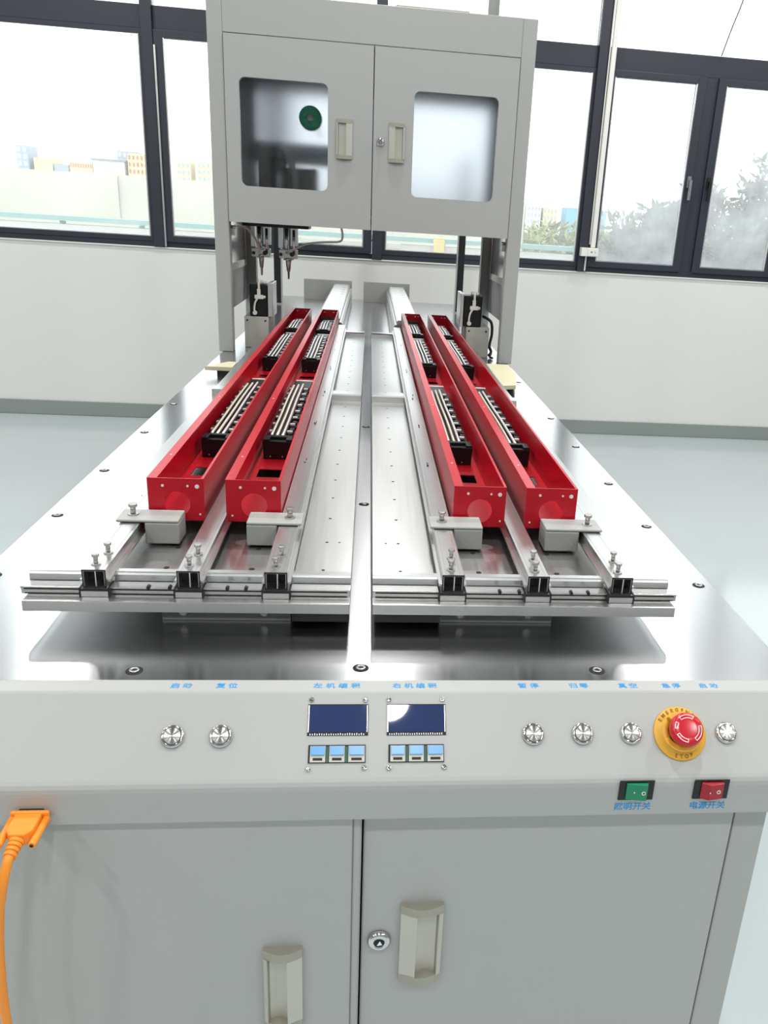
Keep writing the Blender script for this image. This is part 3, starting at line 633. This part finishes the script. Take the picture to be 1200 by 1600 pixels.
def door(x0, x1, wx0, wx1, hx, flip, lock):
    z0, z1, y0, y1, wz0, wz1, r = 1.446, 2.081, GY-.004, GY+.016, 1.577, 1.945, .022
    # sheet with a rounded window opening
    m = MB(); n = 8; inn = []
    for cx, cz, a0 in ((wx1-r, wz1-r, 0), (wx0+r, wz1-r, 90), (wx0+r, wz0+r, 180), (wx1-r, wz0+r, 270)):
        for i in range(n+1):
            t = math.radians(a0+90*i/n); inn.append((cx+r*math.cos(t), cz+r*math.sin(t)))
    cor = [(x1, z1), (x0, z1), (x0, z0), (x1, z0)]; N = len(inn)
    vs = []
    for y in (y0, y1): vs += [(p[0], y, p[1]) for p in cor]+[(p[0], y, p[1]) for p in inn]
    k = 4+N; fs = []
    for c in range(4):
        for i in range(n):
            a = 4+c*(n+1)+i; fs += [(c, a, a+1), (k+c, k+a+1, k+a)]
        a = 4+c*(n+1)+n; b = 4+((c+1)*(n+1)) % N; c2 = (c+1) % 4
        fs += [(c, a, b, c2), (k+c, k+c2, k+b, k+a), (c, c2, k+c2, k+c)]
    for i in range(N): j = (i+1) % N; fs.append((4+i, 4+j, k+4+j, k+4+i))
    m.add(vs, fs); d = m.build('door', PAINT, gt)
    MB().box(wx0-.01, wx1+.01, y1+.0005, y1+.0035, wz0-.01, wz1+.01).build('frosted_window', FROST, d)
    pull_handle(d, hx, 1.694, 1.831, y0, .059, flip)
    if lock:
        M = frameM((.029, y0, 1.762), (1,0,0), (0,0,1), (0,-1,0))
        MB().lathe([(.015,0),(.015,.004),(.012,.007),(.008,.008),(.007,.006),(0,.006)], 24).build('lock', CHROME, d, M=M)
        MB().box(-.002, .002, -.014, .004, .008, .022).build('key', CHROME, d, M=M)
door(-.541, -.002, -.490, -.168, -.1065, True, False)
door(.002, .541, .152, .471, .0905, False, True)
# top clutter
tp = thing('folded_sheet', (.2, 3.6, GT), 'thin white folded metal sheet lying on the gantry cabinet top', 'sheet')
MB().prism([(3.547, 2.2215), (3.548, 2.2255), (3.60, 2.226), (3.85, 2.226), (3.85, 2.222), (3.60, 2.221)], 'x', .075, .345).build('sheet', PLASTW, tp)
MB().box(.08, .34, 3.55, 3.84, GT, 2.2205).build('backing_board', PLASTW, tp)
pl = thing('signal_post', (.52, 4.1, GT), 'pale grey upright tube standing on the gantry cabinet top', 'post')
MB().cyl((.50, 4.1, GT-.001), (.50, 4.1, 2.95), .024, n=20).build('tube', PAINT2, pl)
MB().cyl((.50, 4.1, GT-.001), (.50, 4.1, GT+.012), .045, n=24).build('flange', PAINT2, pl)
# things inside the left half of the cabinet, seen blurred through the frosted window
rl_ = thing('wire_spool', (-.235, 3.75, 1.80), 'green wire spool behind the left frosted window', 'spool')
M = frameM((-.235, 3.60, 1.83), (1,0,0), (0,0,1), (0,-1,0))
MB().lathe([(.042,0),(.042,.004),(.02,.005),(.02,.04),(.042,.041),(.042,.045),(.012,.045),(.012,.044),(0,.044)], 32).build('flange', GREEN, rl_, M=M)
MB().cyl((-.235, 3.61, 1.83), (-.235, 4.30, 1.83), .008).build('spindle', SCREW, rl_)
MB().lathe([(.012,.045),(.012,.047),(0,.047)], 16).build('hub_cap', PLASTW, rl_, M=M)
dv = thing('drive_unit', (-.36, 3.8, GZ), 'grey drive unit with hoses behind the left frosted window', 'drive unit')
MB().box(-.45, -.40, 3.70, 3.82, 1.50, 1.74).build('motor', FEEDER, dv, bevel=.004)
MB().box(-.34, -.22, 3.70, 3.85, 1.48, 1.66).build('slide_block', FEEDER, dv, bevel=.004)
MB().box(-.52, -.16, 3.86, 3.92, 1.68, 1.76).build('cross_beam', ALU, dv, bevel=.003)
MB().cyl((-.37, 3.72, 1.46), (-.37, 3.72, 1.70), .035).build('cylinder', ALU, dv)
MB().tube([(-.40, 3.68, 1.74), (-.34, 3.66, 1.72), (-.30, 3.66, 1.62), (-.31, 3.66, 1.48)], .012).build('hose', PLASTW, dv)

# ------------------------------------------------------------------ dispensing heads hanging below the gantry
def head(xc, yc, ztip, label, hose):
    h = thing('screwing_head', (xc, yc, ztip), label, 'machine head')
    z = GZ-.002
    MB().box(xc-.045, xc-.028, yc-.01, yc+.02, z-.095, z).box(xc+.006, xc+.036, yc-.012, yc+.022, z-.085, z).build('guide_block', ALU, h, bevel=.002)
    MB().cyl((xc-.012, yc, z-.14), (xc-.012, yc, z), .009).cyl((xc+.02, yc-.012, z-.12), (xc+.02, yc-.012, z-.02), .006).build('piston_rod', CHROME, h)
    MB().box(xc-.042, xc+.034, yc-.014, yc+.018, z-.135, z-.100).build('mount_plate', SCREW, h, bevel=.003)
    MB(Matrix.Translation((xc-.004, yc, 0))).lathe([(.004,ztip),(.005,ztip+.03),(.0075,ztip+.032),(.012,ztip+.07),(.012,ztip+.075),(.019,ztip+.078),(.017,ztip+.085),(.011,ztip+.088),(.011,ztip+.1),(.018,ztip+.103),(.018,ztip+.11),(.010,ztip+.114),(.010,z-.134)], 18).build('nozzle', SCREW, h)
    for i, dz in enumerate((.078, .1)): MB().cyl((xc-.024, yc-.006, ztip+dz), (xc+.018, yc-.006, ztip+dz+.004), .0035, n=8).build('nozzle_pin', BLACKM if i else CHROME, h)
    MB().cyl((xc-.034, yc-.02, z-.12), (xc-.034, yc-.013, z-.12), .007, n=12).cyl((xc+.012, yc-.02, z-.118), (xc+.012, yc-.013, z-.118), .009, n=12).build('clamp_screw', BLACKM, h)
    MB().tube(hose, .0045, 10).build('hose', TUBEM, h)
    return h
head(-.452, 3.80, 1.235, 'left screwing head hanging under the gantry with curved white hose', [(-.538, 3.62, 1.425), (-.53, 3.66, 1.43), (-.50, 3.72, 1.418), (-.472, 3.77, 1.375), (-.463, 3.785, 1.33), (-.458, 3.79, 1.31)])
head(-.340, 3.80, 1.225, 'right screwing head hanging under the gantry with looping thin hose', [(-.125, 3.80, 1.45), (-.118, 3.80, 1.41), (-.132, 3.80, 1.388), (-.20, 3.80, 1.382), (-.27, 3.80, 1.370), (-.325, 3.79, 1.345)])
tag(MB().box(-.525, -.255, 3.74, 3.90, GZ-.016, GZ-.001).build('head_carriage', BLACKM, bevel=.002), 'dark carriage plate under the gantry above the screwing heads', 'plate')
for sx in (-1, 1):
    k = thing('tube_fitting', (sx*.535, 3.6, 1.41), 'small metal hose fitting on the inner side of the %s gantry post' % ('left' if sx < 0 else 'right'), 'fitting')
    MB().cyl((sx*.543, 3.575, 1.425), (sx*.527, 3.575, 1.425), .007, n=12).build('body', CHROME, k)
    MB().box(sx*.536-.007, sx*.536+.007, 3.565, 3.578, 1.395, 1.42).build('bracket', SCREW, k)

# ------------------------------------------------------------------ screw feeders on the bench
def feeder(sx, label):
    x0, x1 = sorted((sx*.415, sx*.515))
    f = thing('screw_feeder', ((x0+x1)/2, 3.75, T), label, 'feeder')
    MB().box(x0, x1, 3.66, 3.86, T, 1.078).build('base', FEEDER, f, bevel=.003)
    bx0, bx1 = (x0+.022, x1) if sx < 0 else (x0-.006, x1-.032)
    bx0, bx1 = (-.492, -.420) if sx < 0 else (.400, .478)
    MB().box(bx0, bx1, 3.665, 3.75, 1.0785, 1.207).build('hopper', BLACK, f, bevel=.004)
    sp0, sp1 = (-.419, -.398) if sx < 0 else (.385, .399)
    MB().box(sp0, sp1, 3.668, 3.82, 1.0785, 1.214).build('side_plate', ALU, f, bevel=.002)
    xm = (bx0+bx1)/2
    MB().box(xm-.014, xm+.022, 3.650, 3.664, 1.150, 1.166).box(xm-.004, xm+.010, 3.652, 3.664, 1.166, 1.19).cyl((xm+.02, 3.657, 1.158), (xm+.03, 3.657, 1.158), .006, n=10).build('valve', PLASTW, f, bevel=.0015)
    MB().tube([(xm+.004, 3.657, 1.19), (xm+.004, 3.657, 1.21), (xm+.008, 3.66, 1.225)], .005).build('air_hose', TUBEM, f)
    MB().tube([(xm-.002, 3.655, 1.152), (xm-.012, 3.652, 1.135), (xm-.016, 3.652, 1.11), (xm-.014, 3.652, 1.098)], .004).build('drop_hose', TUBEM, f)
    MB().cyl((xm-.014, 3.662, 1.094), (xm-.014, 3.650, 1.094), .009, n=14).build('port', PLASTW, f)
    MB().cyl((xm+.004, 3.70, 1.207), (xm+.004, 3.70, 1.222), .012, n=14).cyl((xm+.022, 3.70, 1.207), (xm+.022, 3.70, 1.218), .008, n=12).build('cap', PLASTW, f)
    sc_ = MB()
    for xx in (x0+.012, x1-.014): sc_.cyl((xx, 3.66, 1.062), (xx, 3.6585, 1.062), .004, n=10)
    sc_.build('base_screws', DARK, f)
    xo = x1 if sx > 0 else x0
    if sx > 0: MB().tube([(sx*.49, 3.72, 1.12), (sx*.525, 3.70, 1.10), (sx*.533, 3.70, 1.05), (sx*.526, 3.70, 1.0), (sx*.532, 3.68, .975), (sx*.52, 3.66, .962)], .006, 10).build('power_lead', BLACKM, f)
    if sx > 0: MB().tube([(.52, 3.74, 1.0), (.535, 3.70, .97), (.525, 3.66, .957), (.53, 3.62, .957)], .005, 10).build('coiled_lead', BLACKM, f)
    return f
feeder(-1, 'black and grey screw feeder beside the left gantry post')
feeder(1, 'black and grey screw feeder beside the right gantry post')
# dark upright profiles far behind the gantry
for sx in (-1, 1):
    u = thing('upright_profile', (sx*.57, 5.5, T), 'tall black upright profile at the %s rear of the bench' % ('left' if sx < 0 else 'right'), 'post')
    a, b = sorted((sx*.545, sx*.585))
    MB().box(a, b, 5.48, 5.55, T, 1.85).build('profile', BLACKM, u, bevel=.003)
    c = sx*.540; MB().box(c-.004, c+.004, 5.482, 5.52, T+.002, 1.85).build('edge_strip', ALU, u)
    MB().box(a-.008 if sx < 0 else a-.012, b+.012 if sx < 0 else b+.004, 5.47, 5.56, T, T+.008).build('foot', ALU, u)
# beige boards tucked by the gantry posts
for sx, pts in ((1, [(.455,2.82),(.505,2.84),(.542,3.06),(.545,3.28),(.458,3.28)]), (-1, [(-.553,2.955),(-.46,2.955),(-.46,3.065),(-.49,3.07)])):
    bd = thing('packing_board', (pts[0][0], 3.0, T), 'beige packing board on the bench near the %s gantry post' % ('right' if sx > 0 else 'left'), 'board')
    MB().prism([p for p in pts], 'z', T+.022, T+.036).build('board', BEIGE, bd, bevel=.001)
    xs = [p[0] for p in pts]; xm = sum(xs)/len(xs)
    MB().box(xm-.025, xm+.02, 2.975, 3.05, T, T+.022).build('spacer', BLACKM, bd)

# ------------------------------------------------------------------ outside the windows
struct(MB().box(-40, 45, WY+.25, 60, -.3, -.12).build('floor_terrace', CONC))
struct(MB().box(-900, 900, 60, 900, -8.2, -8).build('floor_ground', CONC))
fn = thing('site_fence', (-4, 14, -.12), 'cream tarpaulin covered site fence outside the left windows', 'fence')
xs = [-14+2.05*i for i in range(9)]
for i in range(8):
    n = 10; tm = MB(); vs = []; fs = []
    for r in range(n+1):
        for c in range(n+1):
            u, v = c/n, r/n; vs.append((xs[i]+2.05*u, 14+.05*math.sin(u*9+i*2)*math.sin(v*5+u*3)+.02*random.random(), -.12+1.95*v+.012*random.random()*(r == n)))
    for r in range(n):
        for c in range(n): fs.append((r*(n+1)+c, r*(n+1)+c+1, (r+1)*(n+1)+c+1, (r+1)*(n+1)+c))
    tm.add(vs, fs, True); tm.build('tarpaulin_sheet', TARP, fn)
for x in xs: MB().box(x-.03, x+.03, 14.08, 14.14, -.12, 1.82).build('fence_post', SCREW, fn)
wl = thing('parapet_wall', (-4, 12, -.12), 'low white parapet with teal rail in front of the fence', 'parapet')
MB().box(-14, 3.2, 12.0, 12.2, -.12, 1.16).build('wall', BWHITE, wl)
MB().box(-14, 3.2, 11.97, 12.23, 1.20, 1.26).build('rail', TEAL, wl)
for i in range(18): MB().box(-13.9+i*.99, -13.84+i*.99, 12.06, 12.12, 1.16, 1.20).build('rail_post', TEAL, wl)
tag(MB().box(.84, .98, 11.8, 11.95, -.12, 1.25).box(.86, .96, 11.82, 11.93, 1.25, 1.28).build('yellow_barrier', BYEL, bevel=.01), 'small yellow barrier outside below the centre window', 'barrier')
tag(MB().box(-1.0, .4, 11.7, 11.9, -.12, 1.12).box(-.9, .4, 11.7, 11.72, 1.12, 1.18).build('planter_box', CONC, bevel=.01), 'pale planter box outside behind the gantry', 'planter')
K = 4.0
def bld(name, x0, x1, zt, d, m, label, floors=0, cols=0, wm=None, roof=None, sc_=K):
    x0 *= sc_; x1 *= sc_; y = 70*sc_; zt = 1.5+(zt-1.5)*sc_
    b = thing(name, ((x0+x1)/2, y+d/2, -8), label, 'building')
    MB().box(x0, x1, y, y+d, -8, zt).build('wall', m, b)
    if roof: MB().box(x0-.4, x1+.4, y-.4, y+d+.4, zt, zt+.5).build('roof', roof, b)
    if floors:
        top = zt-.5; lo = max(-7, zt-floors*1.9)
        for f in range(floors):
            for c in range(cols):
                wx = x0+(x1-x0)*(c+.22)/cols; ww = (x1-x0)*.5/cols; z = top-1.9*f
                MB().box(wx, wx+ww, y-.08, y, z-1.1, z).build('window', wm or BGREY, b)
    return b
bld('tower_block', -25.75, -24.95, 4.75, 8, BGREY, 'narrow blue grey tower block at the far left of the skyline', 4, 2, BWHITE)
bld('cream_warehouse', -24.6, -23.3, 4.0, 10, BCREAM, 'plain cream warehouse next to the narrow tower on the skyline')
bld('annex_building', -23.2, -22.2, 3.65, 9, BGREY, 'low blue grey annex between the cream warehouses')
bld('cream_factory', -22.1, -20.5, 3.9, 10, BCREAM, 'cream factory with a row of rust coloured windows on the skyline', 1, 9, BRUST)
bld('white_shed', -20.45, -18.2, 4.1, 9, BWHITE, 'white shed with a grey flat roof on the skyline', 0, 0, None, BROOF)
bld('high_rise', -19.6, -18.1, 5.0, 8, BGREY, 'grey high rise behind the white shed', 3, 4, BWHITE).location.y += 14
bld('cream_block', -17.95, -16.5, 4.7, 9, BCREAM, 'cream apartment block beside the left mullion on the skyline', 4, 5, BRUST)
bld('apartment_tower', -14.45, -13.45, 4.4, 8, BCREAM, 'pale apartment tower seen in the narrow pane beside the gantry', 5, 3, BGREY)
bld('apartment_tower', -12.95, -12.0, 4.5, 8, BCREAM, 'pale apartment tower nearest the gantry edge on the skyline', 5, 3, BGREY)
bld('apartment_tower', 12.2, 13.3, 3.05, 8, BWHITE, 'far white apartment tower right of the gantry', 4, 4, BGREY)
bld('apartment_tower', 13.5, 14.6, 2.92, 8, BCREAM, 'far cream apartment tower right of the gantry', 4, 4, BGREY)
bld('blue_hall', 15.35, 16.5, 3.03, 8, BBLUE, 'sky blue hall left of the white conduit on the skyline')
bld('blue_hall', 17.4, 18.6, 2.95, 8, BBLUE, 'sky blue hall right of the white conduit on the skyline')

def shrub(x, y, zt, w, n, label, m, blade, name='shrub', group='shrubs outside the right windows', z0=-.12, cat='shrub'):
    s = thing(name, (x, y, z0), label, cat, group)
    st = MB(); tips = []
    for i in range(9):
        a = random.uniform(0, 2*PI); r = w*.5*random.random()**.6; hx, hy = x+r*math.cos(a), y+r*math.sin(a)*.7
        h = (zt-z0)*random.uniform(.72, 1.0)*(1-.28*(r/(w*.5))**2)
        st.tube([(x+(hx-x)*.15, y+(hy-y)*.15, z0), (x+(hx-x)*.6, y+(hy-y)*.6, z0+h*.5), (hx, hy, z0+h)], lambda t: .022*(1-t)+.004, 5, 3); tips.append((hx, hy, h))
    st.build('stem', BARK, s)
    lv = MB()
    for i in range(n):
        hx, hy, h = random.choice(tips); t = 1-.62*random.random()**1.3
        cx = x+(hx-x)*(.15+.85*t)+random.gauss(0, w*.10); cy = y+(hy-y)*(.15+.85*t)+random.gauss(0, w*.10); cz = z0+h*t+random.gauss(0, .05)*(1 if t < .93 else .3)
        d = Vector((random.gauss(0, 1), random.gauss(0, 1), random.gauss(.55, .6))).normalized(); q = d.orthogonal().normalized(); q.rotate(Matrix.Rotation(random.uniform(0, 6.28), 3, d))
        L = blade*random.uniform(.6, 1.3); wd = L*.16; c = Vector((cx, cy, cz)); nn = d.cross(q)
        lv.add([c, c+d*L*.5+q*wd, c+d*L+nn*L*.1, c+d*L*.5-q*wd], [(0,1,2,3)])
    lv.build('foliage', m, s)
    return s
for i, (x, zt, w) in enumerate(((2.65,1.72,.75),(3.0,1.98,.75),(3.35,2.22,.8),(3.75,2.30,.8),(4.15,2.42,.85),(4.65,2.45,.9))):
    shrub(x, 9.5+.25*(i % 2), zt, w, 2600, 'tall leafy shrub outside the right windows, %s from the conduit' % ('first','second','third','fourth','fifth','sixth')[i], LEAF, .14)
for i, (x, zt, w) in enumerate(((4.2,1.55,2.2),(5.5,1.65,2.2),(6.9,1.75,2.4),(8.5,1.8,2.6))):
    shrub(x, 25+.6*(i % 2), zt, w, 1400, 'distant yellow green tree beyond the right windows, %s from the gantry' % ('first','second','third','fourth')[i], LEAFY, .24, 'tree', 'distant trees beyond the right windows', cat='tree')

# marks and fixings too small to pick apart
for o in bpy.data.objects:
    if o.type == 'MESH' and o.parent and o.name.split('.')[0] in ('plate_holes', 'rail_holes', 'rail_notches', 'rivets', 'flange_dots', 'support_screws', 'base_screws', 'moulding_dots', 'cover_marks', 'elastomer_strip', 'switch_marks', 'arrow_print', 'foliage', 'scribe_line', 'socket_hole'): o['kind'] = 'stuff'
